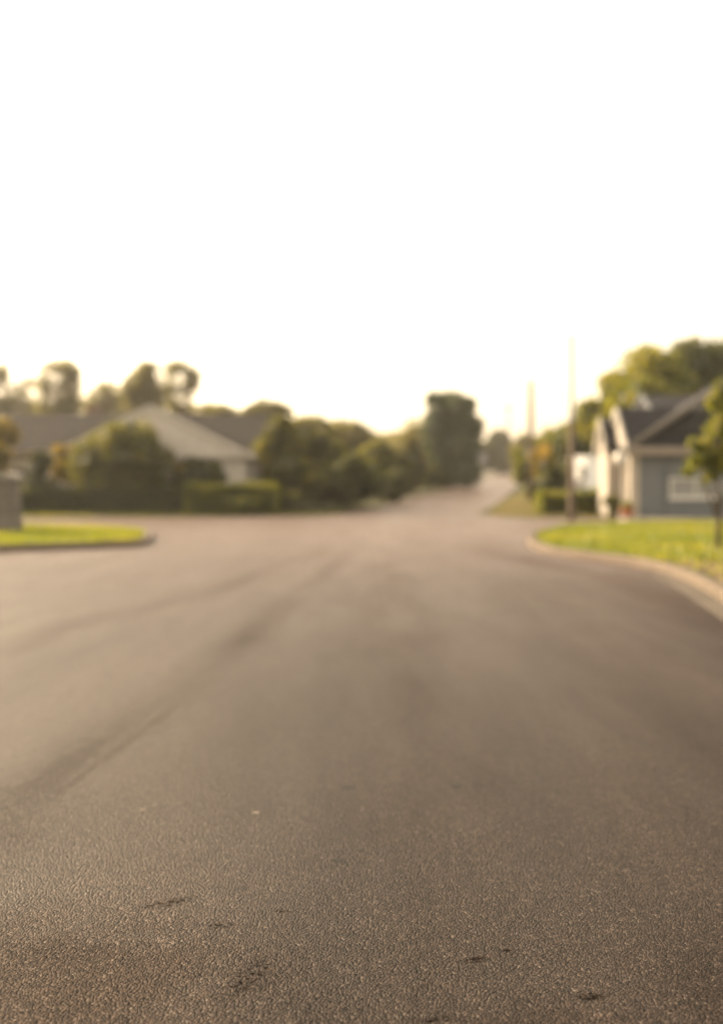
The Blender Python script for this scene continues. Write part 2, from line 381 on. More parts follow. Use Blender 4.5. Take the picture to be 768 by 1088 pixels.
M = dict(
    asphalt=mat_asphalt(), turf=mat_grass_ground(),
    concrete=mat_concrete('kerb_concrete', (.125, .098, .073)),
    gutter=mat_concrete('gutter_concrete', (.10, .083, .066)),
    walk=mat_concrete('pavement_concrete', (.36, .32, .27)),
    soil=mat_plain('bare_soil', (.16, .11, .07), .95, .1, .4, 2.5, .6),
    stone=mat_concrete('pillar_stone', (.17, .155, .14), .8),
    capstone=mat_concrete('cap_stone', (.26, .24, .22), .6),
    bark=mat_bark('bark', (.10, .08, .06)), barkp=mat_bark('pale_bark', (.17, .13, .095)),
    dshingle=mat_shingle('dark_shingle', (.048, .048, .054)),
    gshingle=mat_shingle('grey_shingle', (.045, .042, .040)),
    wsiding=mat_siding('white_siding', (.40, .36, .31)), psiding=mat_siding('pale_siding', (.55, .515, .47)),
    gsiding=mat_siding('grey_siding', (.150, .165, .180)), dsiding=mat_siding('dark_siding', (.036, .037, .041)),
    cream=mat_plain('cream_paint', (.42, .375, .315), .55, .4, .06, 3, .05),
    rakep=mat_plain('weathered_trim_paint', (.13, .115, .10), .6, .3, .1, 3, .05),
    tan=mat_plain('tan_paint', (.26, .22, .185), .55, .4, .08, 3, .05),
    wpaint=mat_plain('white_paint', (.45, .42, .37), .45, .45, .05, 4, .05),
    brick=mat_brick('brown_brick', (.17, .10, .075), (.22, .135, .10), (.24, .21, .18)),
    glass=mat_glass_dark('window_glass'), blind=mat_siding('window_blind', (.28, .285, .28), .05), wframe=mat_plain('white_window_frame', (.62, .61, .58), .45, .45, .03, 4, .02),
    terracotta=mat_plain('terracotta', (.36, .14, .075), .8, .3, .15, 5, .2),
    blackm=mat_plain('black_metal', (.03, .03, .032), .45, .5, .1, 8, .05),
    galv=mat_plain('galvanised_steel', (.24, .235, .225), .5, .5, .12, 5, .08),
    wood=mat_bark('weathered_wood', (.13, .10, .075)),
    globe=mat_plain('frosted_globe', (.52, .50, .45), .25, .5, .03, 3, .02),
    vanw=mat_plain('white_car_paint', (.46, .46, .46), .22, .6, .02, 2, .0),
    vangrey=mat_plain('grey_car_paint', (.07, .072, .078), .35, .5, .03, 2, .0),
    vand=mat_plain('grey_plastic', (.05, .05, .052), .5, .4, .1, 9, .05),
    tyre=mat_plain('tyre_rubber', (.018, .018, .018), .85, .3, .1, 12, .2),
    rim=mat_plain('wheel_rim', (.45, .45, .46), .3, .6, .05, 6, .03, 1.0),
    lamp=mat_glass_dark('headlight_lens', (.5, .5, .5)),
    ysign=mat_plain('yellow_sign_sheet', (.55, .34, .04), .45, .4, .04, 5, .02),
    wsign=mat_plain('white_sign_sheet', (.25, .25, .24), .45, .4, .05, 5, .02),
    dryleaf=mat_plain('dry_leaf', (.26, .22, .17), .8, .2, .2, 30, .2),
    lf_olive=mat_leaf('olive_leaves', (.036, .042, .010), (.070, .078, .016), (.155, .145, .024), .45, 2.3),
    lf_dark=mat_leaf('dark_leaves', (.024, .032, .010), (.042, .053, .015), (.088, .094, .022), .38, 2.0),
    lf_green=mat_leaf('green_leaves', (.055, .070, .012), (.11, .125, .017), (.20, .19, .026), .48, 2.2),
    lf_yell=mat_leaf('yellow_leaves', (.075, .066, .012), (.14, .115, .018), (.24, .18, .028), .5, 2.0),
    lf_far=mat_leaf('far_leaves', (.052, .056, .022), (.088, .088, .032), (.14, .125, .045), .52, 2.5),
    lf_col=mat_leaf('columnar_leaves', (.028, .044, .022), (.050, .070, .032), (.085, .102, .040), .32, 1.8),
    blade=mat_leaf('grass_blades', (.080, .116, .010), (.142, .174, .015), (.24, .23, .03), .45, 1.6),
    blade_dry=mat_leaf('dry_blades', (.15, .14, .075), (.22, .20, .11), (.29, .26, .15), .3, 1.0),
)

# ------------------------------------------------------------------ foliage builders
def cards(name, P, size, tint, mat, parent, up=0.0, aspect=1.0, kind=None):
    """many leaf-shaped quads at points P (n,3)"""
    n = len(P)
    d = rng.normal(size=(n, 3)); d[:, 2] += up; d /= np.linalg.norm(d, axis=1)[:, None]
    q = rng.normal(size=(n, 3)); a = np.cross(d, q); a /= np.linalg.norm(a, axis=1)[:, None]; b = np.cross(d, a)
    s = (size * rng.uniform(.6, 1.35, n))[:, None]
    V = np.empty((n, 4, 3), np.float32)
    V[:, 0] = P - a * s * aspect; V[:, 1] = P + b * s * .55 + d * s * .12; V[:, 2] = P + a * s * aspect; V[:, 3] = P - b * s * .55 + d * s * .12
    return raw_quads(name, V, tint, mat, parent)

def raw_quads(name, V, tint, mat, parent, extra=None):
    n = len(V); me = bpy.data.meshes.new(name)
    me.vertices.add(n * 4); me.vertices.foreach_set('co', V.reshape(-1))
    me.loops.add(n * 4); me.loops.foreach_set('vertex_index', np.arange(n * 4, dtype=np.int32))
    me.polygons.add(n); me.polygons.foreach_set('loop_start', np.arange(0, n * 4, 4, dtype=np.int32))
    at = me.attributes.new('tint', 'FLOAT', 'POINT'); at.data.foreach_set('value', np.repeat(tint, 4).astype(np.float32))
    me.update(calc_edges=True); me.validate()
    return link(name, me, mat, parent)

def crown_points(blobs, n, clumps=9, tight=.30, shell=.55):
    vol = np.array([b[3] * b[4] * b[5] for b in blobs]) ** .72; vol /= vol.sum()
    P = []; T = []
    for b, f in zip(blobs, vol):
        k = max(60, int(n * f)); nc = max(5, int(clumps * (b[3] * b[4] * b[5]) ** .33 * 1.6))
        c = rng.normal(size=(nc, 3)); c /= np.linalg.norm(c, axis=1)[:, None]
        c *= (rng.uniform(shell ** 3, 1.0, nc) ** (1 / 3))[:, None]
        ct = rng.uniform(.1, .9, nc)
        w_ = rng.integers(0, nc, k)
        p = c[w_] + rng.normal(size=(k, 3)) * tight
        r = np.linalg.norm(p, axis=1); m_ = r > 1.18; p[m_] *= (1.18 * rng.uniform(.6, 1, m_.sum()) / r[m_])[:, None]
        P.append(p * np.array(b[3:6]) + np.array(b[:3])); T.append(np.clip(ct[w_] + rng.normal(0, .16, k), 0, 1))
    return np.concatenate(P), np.concatenate(T)

def core_mesh(blobs, k=.72):
    """dark woody inside of a dense crown, as lumpy hulls"""
    bm = bmesh.new()
    for b in blobs:
        r = bmesh.ops.create_icosphere(bm, subdivisions=3, radius=1)
        ph = random.uniform(0, 6)
        for v in r['verts']:
            c = v.co; f = k * (1 + .16 * math.sin(4 * c.x + ph) * math.cos(5 * c.y - ph) + .1 * math.sin(7 * c.z + 2 * ph))
            v.co = Vector((c.x * b[3] * f + b[0], c.y * b[4] * f + b[1], c.z * b[5] * f + b[2]))
    return bm

def plant(name, label, cat, loc, blobs, n, size, mat, trunk=None, group=None, core=True, clumps=9, tight=.3, bark='bark', crown='crown', shell=.55, rz=0):
    root = empty(name, loc, label, cat, group, rz)
    P, T = crown_points(blobs, n, clumps, tight, shell)
    P[:, 2] = np.maximum(P[:, 2], .04)
    o = cards(crown, P, size, T, M[mat], root)
    if core:
        bm = core_mesh(blobs); me0 = bpy.data.meshes.new('tmp'); bm.to_mesh(me0); bm.free()
        at = me0.attributes.new('tint', 'FLOAT', 'POINT'); at.data.foreach_set('value', np.full(len(me0.vertices), .12, np.float32))
        bm = bmesh.new(); bm.from_mesh(o.data); bm.from_mesh(me0); bm.to_mesh(o.data); bm.free(); bpy.data.meshes.remove(me0)
    if trunk:
        h, r, lean = trunk
        mb = MB(); top = Vector((lean, 0, h))
        mb.tube([(0, 0, -.15), (lean * .2, 0, h * .3), (lean * .6, .02, h * .7), top], [r * 1.35, r, r * .82, r * .62], 9)
        for b in blobs[:7]:
            e = Vector(b[:3]); midp = top.lerp(e, .5) + Vector((random.uniform(-.1, .1), random.uniform(-.1, .1), .12 * h * random.random()))
            mb.tube([top - Vector((0, 0, .05 * h)), midp, e + Vector((0, 0, b[5] * .3))], [r * .5, r * .33, r * .12], 6)
        mb.build('trunk', M[bark], root, smooth=True)
    return root

def rblobs(cx, cz, rx, rz_, n, br, cy=0, ry=None, jit=.25):
    """n lobes filling an ellipse of half sizes rx, rz_"""
    out_ = []
    ry = ry or rx
    used = []
    for i in range(n):
        best, bd = None, -1
        for _ in range(14):       # spread the lobes evenly, most of them near the outside
            a = np.array([random.gauss(0, 1) for _ in range(3)]); a *= random.uniform(.45, 1.0) / np.linalg.norm(a)
            dd = min([np.linalg.norm(a - u) for u in used], default=9)
            if dd > bd: best, bd = a, dd
        a = best; used.append(a)
        f = br * random.uniform(1 - jit, 1 + jit)
        out_.append((cx + a[0] * (rx - f * .75), cy + a[1] * max(0, ry - f * .75), cz + a[2] * (rz_ - f * .7), f, f, f * random.uniform(.75, .95)))
    return out_

# ------------------------------------------------------------------ ground
YB = sorted(set([-40, -20, 0, 20, 37] + [b[0] for b in HB[1:-1]] + [400, 900, 2500]))
mb = MB()
XS = [-2000, -300, -60, 0, 60, 300, 2000]
for j in range(len(YB) - 1):
    for i in range(len(XS) - 1):
        y0, y1 = YB[j], YB[j + 1]
        mb.quad((XS[i], y0, gz(y0) - .012), (XS[i + 1], y0, gz(y0) - .012), (XS[i + 1], y1, gz(y1) - .012), (XS[i], y1, gz(y1) - .012))
tag(mb.build('ground', M['turf']), 'sloping grassy ground that climbs gently away behind the junction', kind='structure')

# asphalt of the junction (flat) and the road that climbs away
mb = MB()
mb.quad((-70, -15, 0), (70, -15, 0), (70, 35.4, 0), (9.0, 35.4, 0), (5.2, 37.2, 0), (-2.0, 39.5, 0), (-6, 38.2, 0), (-70, 37.6, 0))
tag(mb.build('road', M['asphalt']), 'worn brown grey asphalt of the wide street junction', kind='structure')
CL = [(1.2, 36.5, 4.2), (2.1, 42, 2.5), (5.4, 62, 2.9), (7.8, 75, 2.75), (10.5, 90, 2.7), (15.6, 120, 2.6), (21.8, 160, 2.4), (29.2, 210, 2.2), (40, 280, 2.2)]
mb = MB()
rows = []
for (x0, y0, h0), (x1, y1, h1) in zip(CL, CL[1:]):
    br = sorted(set([y0] + [b[0] for b in HB if y0 < b[0] < y1] + [y1]))
    for y in br[:-1] if (x1, y1, h1) != CL[-1] else br:
        k = (y - y0) / (y1 - y0); rows.append((x0 + k * (x1 - x0), y, h0 + k * (h1 - h0)))
for (x0, y0, h0), (x1, y1, h1) in zip(rows, rows[1:]):
    mb.quad((x0 - h0, y0, gz(y0) + .004), (x0 + h0, y0, gz(y0) + .004), (x1 + h1, y1, gz(y1) + .004), (x1 - h1, y1, gz(y1) + .004))
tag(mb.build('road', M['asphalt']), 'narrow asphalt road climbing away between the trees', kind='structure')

def smooth_poly(pts, closed=True, sub=6):
    """Catmull-Rom through the points"""
    P = [Vector((*p, 0)) for p in pts]; n = len(P); o = []
    rngi = range(n) if closed else range(n - 1)
    for i in rngi:
        p0, p1, p2, p3 = (P[(i + k) % n] if closed else P[min(max(i + k, 0), n - 1)] for k in (-1, 0, 1, 2))
        for s in range(sub):
            u = s / sub
            o.append(.5 * ((2 * p1) + (p2 - p0) * u + (2 * p0 - 5 * p1 + 4 * p2 - p3) * u * u + (3 * p1 - p0 - 3 * p2 + p3) * u ** 3))
    if not closed: o.append(P[-1])
    return o
def inset(poly, d):
    n = len(poly); o = []
    area = sum(poly[i].x * poly[(i + 1) % n].y - poly[(i + 1) % n].x * poly[i].y for i in range(n))
    sg = 1 if area > 0 else -1
    for i in range(n):
        t = (poly[(i + 1) % n] - poly[i - 1]).normalized()
        nn = Vector((-t.y, t.x, 0)) * sg
        o.append(poly[i] + nn * d)
    return o
def inside(poly, X, Y):
    c = np.zeros(len(X), bool); n = len(poly)
    for i in range(n):
        a, b = poly[i], poly[(i + 1) % n]
        if a.y == b.y: continue
        cond = ((a.y > Y) != (b.y > Y)) & (X < (b.x - a.x) * (Y - a.y) / (b.y - a.y) + a.x)
        c ^= cond
    return c

def island(pts, tag_words, kerb_h=.13, kw=.16, crown_h=.10):
    poly = smooth_poly(pts)
    inn = inset(poly, kw); n = len(poly)
    # kerb ring with a rounded nose, split by joints every few metres in the surface
    mb = MB(); prof = [(0, 0), (.012, kerb_h - .03), (.04, kerb_h), (kw - .01, kerb_h), (kw, kerb_h - .05)]
    rings = [[(p + Vector((0, 0, h))) for p in inset(poly, d)] for d, h in prof]
    for a, b in zip(rings, rings[1:]):
        for i in range(n):
            j = (i + 1) % n; mb.quad(a[i], a[j], b[j], b[i])
    k = mb.build('kerb', M['concrete'], smooth=True)
    tag(k, 'tan concrete kerb edging the ' + tag_words, kind='structure')
    mb = MB(); mb.v = [(p.x, p.y, kerb_h - .03) for p in inn]; mb.f = [tuple(range(n))]
    me = bpy.data.meshes.new('lawn'); me.from_pydata(mb.v, [], mb.f); 
    bm = bmesh.new(); bm.from_mesh(me); bmesh.ops.recalc_face_normals(bm, faces=bm.faces)
    for f in bm.faces:
        if f.normal.z < 0: f.normal_flip()
    bmesh.ops.triangulate(bm, faces=bm.faces); bm.to_mesh(me); bm.free()
    tag(link('lawn', me, M['turf']), 'soil under the grass of the ' + tag_words, kind='structure')
    return poly, inn

def blades(name, label, poly, n, h, mat, bounds, z, group=None, lean=.4, keep=None):
    x0, x1, y0, y1 = bounds
    X = rng.uniform(x0, x1, n * 3); Y = rng.uniform(y0, y1, n * 3)
    m_ = inside(poly, X, Y)
    if keep is not None: m_ &= keep(X, Y)
    X, Y = X[m_][:n], Y[m_][:n]; k = len(X)
    hh = h * rng.uniform(.5, 1.3, k); wd = rng.uniform(.006, .013, k) * 1.6; an = rng.uniform(0, 2 * np.pi, k)
    lx, ly = rng.normal(0, lean, k) * hh, rng.normal(0, lean, k) * hh
    V = np.empty((k, 4, 3), np.float32); ca, sa = np.cos(an), np.sin(an)
    zz = z if np.isscalar(z) else z(Y)
    V[:, 0] = np.c_[X - ca * wd, Y - sa * wd, np.zeros(k) + zz]; V[:, 1] = np.c_[X + ca * wd, Y + sa * wd, np.zeros(k) + zz]
    V[:, 2] = np.c_[X + ca * wd * .35 + lx, Y + sa * wd * .35 + ly, hh + zz]; V[:, 3] = np.c_[X - ca * wd * .35 + lx, Y - sa * wd * .35 + ly, hh + zz]
    pat = .5 + .28 * np.sin(X * 1.1 + 1.3 * np.sin(Y * .7)) * np.cos(Y * .9 + X * .3)
    o = raw_quads(name, V, np.clip(pat + rng.normal(0, .18, k), 0, 1), M[mat], None)
    return tag(o, label, kind='stuff')

RI = [(3.0, 5), (3.5, 8), (4.07, 11.9), (4.40, 14.4), (4.42, 16.3), (4.05, 17.7), (3.62, 18.8), (3.40, 20.2), (3.48, 22.0), (3.84, 24.2), (4.6, 26.8), (6.0, 29.4), (9.0, 31.4), (14, 32.0), (40, 32.2), (45, 25), (45, 10), (40, 4), (8, 3.5), (4, 3.8)]
rpoly, rinn = island(RI, 'grass corner on the right')
rin2 = inset(smooth_poly(RI), .22)
def keep_r(X, Y):   # thin, scuffed grass beside the near kerb
    edge = (X < 5.9 - .06 * (Y - 12)) & (Y < 16.5)
    return ~edge | (rng.random(len(X)) < .25)
blades('grass', 'bright yellow green mown grass on the right corner', rin2, 60000, .075, 'blade', (3, 19, 13, 32.2), .10, keep=keep_r)
mb = MB(); sp = smooth_poly([(4.35, 12.2), (4.75, 14.5), (4.85, 16.2), (5.5, 15.8), (6.1, 14), (6.0, 12), (5.6, 9.5), (4.4, 9.5)])
mb.quad(*[(p.x, p.y, .106) for p in sp]); tag(mb.build('dirt', M['soil']), 'worn bare soil beside the right kerb', kind='structure')

LI = [(-4.5, 21.7), (-5.3, 20.9), (-6.8, 19.9), (-9, 18.9), (-13, 17.6), (-20, 16), (-34, 14), (-36, 24), (-30, 30), (-14, 30), (-9.4, 28.8), (-6.4, 27.4), (-5.2, 25.8), (-4.75, 24.0)]
lpoly, linn = island(LI, 'grass corner on the left')
lin2 = inset(smooth_poly(LI), .22)
blades('grass', 'short green grass on the left corner below the stone pillar', lin2, 42000, .085, 'blade', (-15, -4, 16, 30), .10)

# concrete gutter strips along the kerbs
def strip(pts, wd, z, name, mat, label):
    c = smooth_poly(pts, closed=False); mb = MB(); L = []; Rr = []
    for i, p in enumerate(c):
        t = (c[min(i + 1, len(c) - 1)] - c[max(i - 1, 0)]).normalized(); nn = Vector((-t.y, t.x, 0))
        L.append((p.x, p.y, z)); q = p + nn * wd; Rr.append((q.x, q.y, z))
    for i in range(len(c) - 1): mb.quad(L[i], L[i + 1], Rr[i + 1], Rr[i])
    tag(mb.build(name, M[mat]), label, kind='structure')
strip([(3.0, 5), (3.5, 8), (4.07, 11.9), (4.38, 14.2), (4.42, 15.6)], .30, .005, 'gutter', 'gutter', 'pale concrete gutter strip along the right kerb')
strip([(-34, 14), (-20, 16), (-13, 17.6), (-9, 18.9), (-6.8, 19.9)], -.9, .005, 'gutter', 'gutter', 'pale concrete gutter strip along the left kerb')
# pavement before the right house, and driveway
mb = MB(); mb.box(8.6, 40, 34.3, 35.4, -.02, .07); tag(mb.build('pavement', M['walk'], bevel=.01), 'pale concrete pavement in front of the grey house', kind='structure')
mb = MB(); mb.quad((2.8, 42, 0), (8.2, 37.0, 0), (9, 44, .0), (10, 62, .13), (8.5, 62, .13)); 

# far verges
def sheet(pts, name, label, z=0.03, mat='turf'):
    pass
vp = smooth_poly([(4.9, 38.6), (6.5, 37.6), (8.5, 36.5), (10, 38), (10.5, 44), (9.5, 52), (10.6, 62), (12.8, 74), (11.3, 74), (8.6, 62), (6.5, 50), (5.3, 43)])
blades('grass', 'dry yellowish grass verge right of the far road', vp, 26000, .11, 'blade_dry', (4, 14, 36, 75), lambda Y: np.array([gz(y) for y in Y]) - .01)
vl = smooth_poly([(-2.0, 39.9), (-6, 38.6), (-16, 38.1), (-24, 38.1), (-24, 41), (-10, 41.5), (-3, 42), (-.8, 44), (-1.0, 41.5)])
blades('grass', 'strip of green grass below the left hedges', vl, 30000, .10, 'blade', (-24, 7, 38, 77), lambda Y: np.array([gz(y) for y in Y]) - .01)

# ------------------------------------------------------------------ houses
def uvmesh(name, quads, mat, parent, thick=.08):
    """roof planes: each quad/tri gets UVs in metres and a real thickness"""
    bm = bmesh.new(); uv = bm.loops.layers.uv.new('UVMap')
    for q in quads:
        P = [Vector(p) for p in q]
        n = (P[1] - P[0]).cross(P[2] - P[0]).normalized()
        if n.z < 0: P.reverse(); n = -n
        u = Vector((n.y, -n.x, 0)); u = u.normalized() if u.length > 1e-5 else Vector((1, 0, 0)); vv = n.cross(u)
        top = [bm.verts.new(p) for p in P]; bot = [bm.verts.new(p - n * thick) for p in P]
        faces = [bm.faces.new(top), bm.faces.new(bot[::-1])]
        k = len(P)
        for i in range(k):
            j = (i + 1) % k; faces.append(bm.faces.new((top[j], top[i], bot[i], bot[j])))
        for f in faces:
            for l in f.loops: l[uv].uv = (l.vert.co.dot(u), l.vert.co.dot(vv))
    me = bpy.data.meshes.new(name); bm.to_mesh(me); bm.free()
    return link(name, me, mat, parent)

def window(parent, x0, x1, z0, z1, y, frame='wpaint', panes=2, pane='blind'):
    """window facing -Y on a wall at y"""
    f = MB(); t = .07
    f.box(x0, x1, y - .05, y + .02, z1 - t, z1).box(x0, x1, y - .05, y + .02, z0, z0 + t)
    f.box(x0, x0 + t, y - .05, y + .02, z0 + t, z1 - t).box(x1 - t, x1, y - .05, y + .02, z0 + t, z1 - t)
    for i in range(1, panes):
        xm = x0 + (x1 - x0) * i / panes; f.box(xm - .03, xm + .03, y - .045, y + .02, z0 + t, z1 - t)
    wo = MB().box(x0 + t, x1 - t, y - .018, y - .005, z0 + t, z1 - t).build('window', M[pane], parent)
    f.build('frame', M[frame], wo)
    MB().box(x0 - .05, x1 + .05, y - .10, y - .003, z0 - .06, z0 - .003).build('sill', M[frame], wo)
    return wo

# --- grey house on the right
H = empty('house', (0, 0, 0), 'grey sided house with dark shingle roofs and white gable ends on the right', 'house')
X0 = 9.3
# wing at the street
MB().box(X0, 17.5, 36.0, 43.6, -.05, 2.30).build('wall', M['gsiding'], H)
gab = MB().prism([(X0 + .02, 2.30), (17.48, 2.30), (13.4, 4.93)], 'y', 36.02, 36.12).build('gable_wall', M['dsiding'], H)
MB().prism([(9.1, 37.9), (9.1, 38.0), (9.1, 38.1)], 'z', 0, .01) 
uvmesh('roof', [((8.95, 35.55, 2.47), (8.95, 37.4, 2.47), (13.4, 37.4, 5.33), (13.4, 35.55, 5.33)),
                ((13.42, 35.55, 5.33), (13.42, 37.4, 5.33), (17.9, 37.4, 2.47), (17.9, 35.55, 2.47))], M['dshingle'], H)
def rake(x0, z0, x1, z1, y0, y1, wd, mat, name='rake_board'):
    return MB().prism([(x0, z0), (x1, z1), (x1, z1 - wd), (x0, z0 - wd)], 'y', y0, y1).build(name, M[mat], H)
rake(8.95, 2.54, 13.4, 5.40, 35.46, 35.545, .21, 'rakep'); rake(17.9, 2.54, 13.405, 5.40, 35.46, 35.545, .21, 'rakep')
MB().box(8.97, 17.9, 35.50, 35.98, 2.19, 2.46).build('eave_board', M['tan'], H)
MB().box(X0 - .16, X0 + .16, 35.90, 35.995, -.03, 2.185).build('corner_board', M['cream'], H)
MB().box(X0 - .16, X0 - .005, 35.998, 36.3, -.03, 2.185).build('corner_board', M['cream'], H)
window(H, px(711, 36), px(711, 36) + 1.75, .72, 1.42, 35.995, 'wframe', 2)
MB().box(10.35, 10.43, 35.94, 35.997, 0, 2.18).build('downpipe', M['gsiding'], H)
# side-gabled middle volume, its white gable end faces left
XM = 9.0
MB().box(XM + .02, 17.2, 36.3, 38.3, -.05, 2.4).build('wall', M['wsiding'], H)
MB().prism([(35.62, 2.40), (38.35, 2.40), (37.0, 3.72)], 'x', XM + .0, XM + .1).build('gable_wall', M['wsiding'], H)
uvmesh('roof', [((8.99, 35.5, 2.5), (11.6, 35.5, 2.5), (11.6, 37.0, 3.87), (8.99, 37.0, 3.87)),
                ((8.99, 37.0, 3.87), (11.6, 37.0, 3.87), (11.6, 38.5, 2.5), (8.99, 38.5, 2.5))], M['dshingle'], H)
MB().prism([(35.46, 2.46), (37.0, 3.90), (38.5, 2.52), (38.5, 2.34), (37.0, 3.72), (35.46, 2.28)], 'x', 8.88, 8.985).build('rake_board', M['wpaint'], H)
# porch bump further back
MB().box(8.62, 9.0, 37.0, 38.3, -.05, 2.35).build('wall', M['wsiding'], H)
MB().prism([(36.95, 2.35), (38.35, 2.35), (37.65, 3.30)], 'x', 8.60, 8.68).build('gable_wall', M['wsiding'], H)
uvmesh('roof', [((8.56, 36.85, 2.42), (9.0, 36.85, 2.42), (9.0, 37.65, 3.55), (8.56, 37.65, 3.55)),
                ((8.56, 37.65, 3.55), (9.0, 37.65, 3.55), (9.0, 38.45, 2.42), (8.56, 38.45, 2.42))], M['dshingle'], H)
MB().prism([(36.8, 2.38), (37.65, 3.58), (38.5, 2.38), (38.5, 2.12), (37.65, 3.40), (36.8, 2.20)], 'x', 8.46, 8.555).build('rake_board', M['wpaint'], H)
# tall main volume at the back
MB().box(11.3, 19, 38.5, 46, -.05, 2.9).build('wall', M['wsiding'], H)
MB().prism([(38.1, 2.9), (46.3, 2.9), (42.1, 4.75)], 'x', 11.25, 11.35).build('gable_wall', M['dsiding'], H)
uvmesh('roof', [((11.2, 37.9, 2.95), (19.4, 37.9, 2.95), (19.4, 42.1, 4.72), (11.2, 42.1, 4.72)),
                ((11.2, 42.1, 4.72), (19.4, 42.1, 4.72), (19.4, 46.4, 2.95), (11.2, 46.4, 2.95))], M['dshingle'], H)
MB().prism([(37.9, 2.95), (42.1, 4.76), (46.4, 2.95), (46.4, 2.85), (42.1, 4.66), (37.9, 2.85)], 'x', 11.12, 11.195).build('rake_board', M['gsiding'], H)

# --- pale house on the left
L = empty('house', (0, 0, 0), 'long low house with pale front gable behind the left bushes', 'house')
ax, hw = px(162, 44), 4.35
MB().box(ax - 3.9, ax + 3.9, 44.0, 47.6, -.05, 2.25).build('wall', M['psiding'], L)
MB().prism([(ax - 4.2, 2.253), (ax + 4.2, 2.253), (ax, 4.28)], 'y', 43.62, 43.74).build('gable_wall', M['psiding'], L)
uvmesh('roof', [((ax - hw, 43.6, 2.28), (ax - hw, 49.5, 2.28), (ax, 49.5, 4.42), (ax, 43.6, 4.42)),
                ((ax + .01, 43.6, 4.42), (ax + .01, 49.5, 4.42), (ax + hw, 49.5, 2.28), (ax + hw, 43.6, 2.28))], M['gshingle'], L)
for s in (-1, 1):
    MB().prism([(ax + s * hw, 2.32), (ax, 4.46), (ax, 4.28), (ax + s * hw, 2.14)], 'y', 43.5, 43.595).build('rake_board', M['psiding'], L)
window(L, ax - 1.3, ax + .5, .75, 1.75, 43.995, 'cream', 2, 'glass')
MB().box(-18.5, -3.3, 47.6, 54.5, -.05, 2.7).build('wall', M['psiding'], L)
uvmesh('roof', [((-19, 47.0, 2.62), (-2.9, 47.0, 2.62), (-3.6, 51, 4.52), (-18.3, 51, 4.52)),
                ((-18.3, 51, 4.52), (-3.6, 51, 4.52), (-2.9, 55, 2.62), (-19, 55, 2.62)),
                ((-2.9, 47.0, 2.62), (-2.9, 55, 2.62), (-3.6, 51, 4.52)), ((-19, 47, 2.62), (-18.3, 51, 4.52), (-19, 55, 2.62))], M['gshingle'], L)
MB().box(-19.0, -2.9, 46.9, 46.995, 2.42, 2.64).build('eave_board', M['tan'], L)
wd = MB().box(-4.75, -4.1, 47.56, 47.597, 0, 2.0).build('door', M['wpaint'], L)
MB().lathe([(.03, .95), (.04, .99), (.03, 1.03)], -4.2, 47.54, 10).build('handle', M['blackm'], wd)
window(L, -16.5, -14.8, .9, 1.9, 47.595, 'cream', 2, 'glass')
window(L, -13.9, -13.0, .9, 1.9, 47.595, 'cream', 1, 'glass')
MB().box(-13.6, -12.9, 52, 52.7, 3.2, 5.0).build('chimney', M['brick'], L, bevel=.02)

# ------------------------------------------------------------------ street furniture
p = empty('gate_pillar', (-8.75, 25.2, .1), 'rough grey stone pillar standing on the left grass corner', 'pillar')
mb = MB()
prof = []
n0 = 12
bm = bmesh.new(); bmesh.ops.create_cube(bm, size=1); bmesh.ops.subdivide_edges(bm, edges=bm.edges, cuts=5, use_grid_fill=True)
for v in bm.verts:
    f = 1.0 + .14 * max(0, -.2 - v.co.z) * 2
    v.co = Vector((v.co.x * 1.05 * f + random.uniform(-.025, .025), v.co.y * .8 * f + random.uniform(-.025, .025), (v.co.z + .5) * 1.26))
bmesh.ops.bevel(bm, geom=[e for e in bm.edges if e.calc_face_angle(0) > 1.0], offset=.05, segments=2, affect='EDGES')
me = bpy.data.meshes.new('shaft'); bm.to_mesh(me); bm.free(); link('shaft', me, M['stone'], p)
MB().prism([(-.6, 1.25), (.6, 1.25), (.56, 1.36), (.35, 1.44), (-.35, 1.44), (-.56, 1.36)], 'y', -.47, .47).build('cap', M['capstone'], p, bevel=.02)

d = 34.8; p = empty('utility_pole', (px(607, d), d, 0), 'tall slim grey pole standing before the hedge at the house', 'pole')
mb = MB(); mb.tube([(0, 0, -.05), (0, 0, .3), (0, 0, 3.35)], [.125, .115, .10], 14); mb.build('base_post', M['wood'], p, smooth=True)
MB().tube([(0, 0, 3.352), (0, 0, 3.42), (0, 0, 6.15)], [.10, .085, .075], 12).build('mast', M['galv'], p, smooth=True)
MB().lathe([(.12, 3.25), (.13, 3.27), (.13, 3.38), (.06, 3.41)], 0, 0, 14).build('collar', M['galv'], p)
d = 57; p = empty('utility_pole', (px(564, d), d, gz(d) - .05), 'further wooden pole carrying a grey box, beside the yellow sign', 'pole')
MB().tube([(0, 0, -.05), (0, 0, 4), (0, 0, 6.7)], [.17, .15, .13], 12).build('shaft', M['wood'], p, smooth=True)
MB().box(-.28, .28, -.30, -.10, 2.35, 2.95).build('junction_box', M['galv'], p, bevel=.03)
d = 150; p = empty('utility_pole', (px(540, d), d, gz(d) - .05), 'distant thin pole beside the far end of the climbing road', 'pole')
MB().tube([(0, 0, -.05), (0, 0, 5), (0, 0, 11)], [.16, .14, .09], 10).build('shaft', M['wood'], p, smooth=True)
MB().box(-.9, .9, -.06, .06, 9.9, 10.05).build('cross_arm', M['wood'], p)

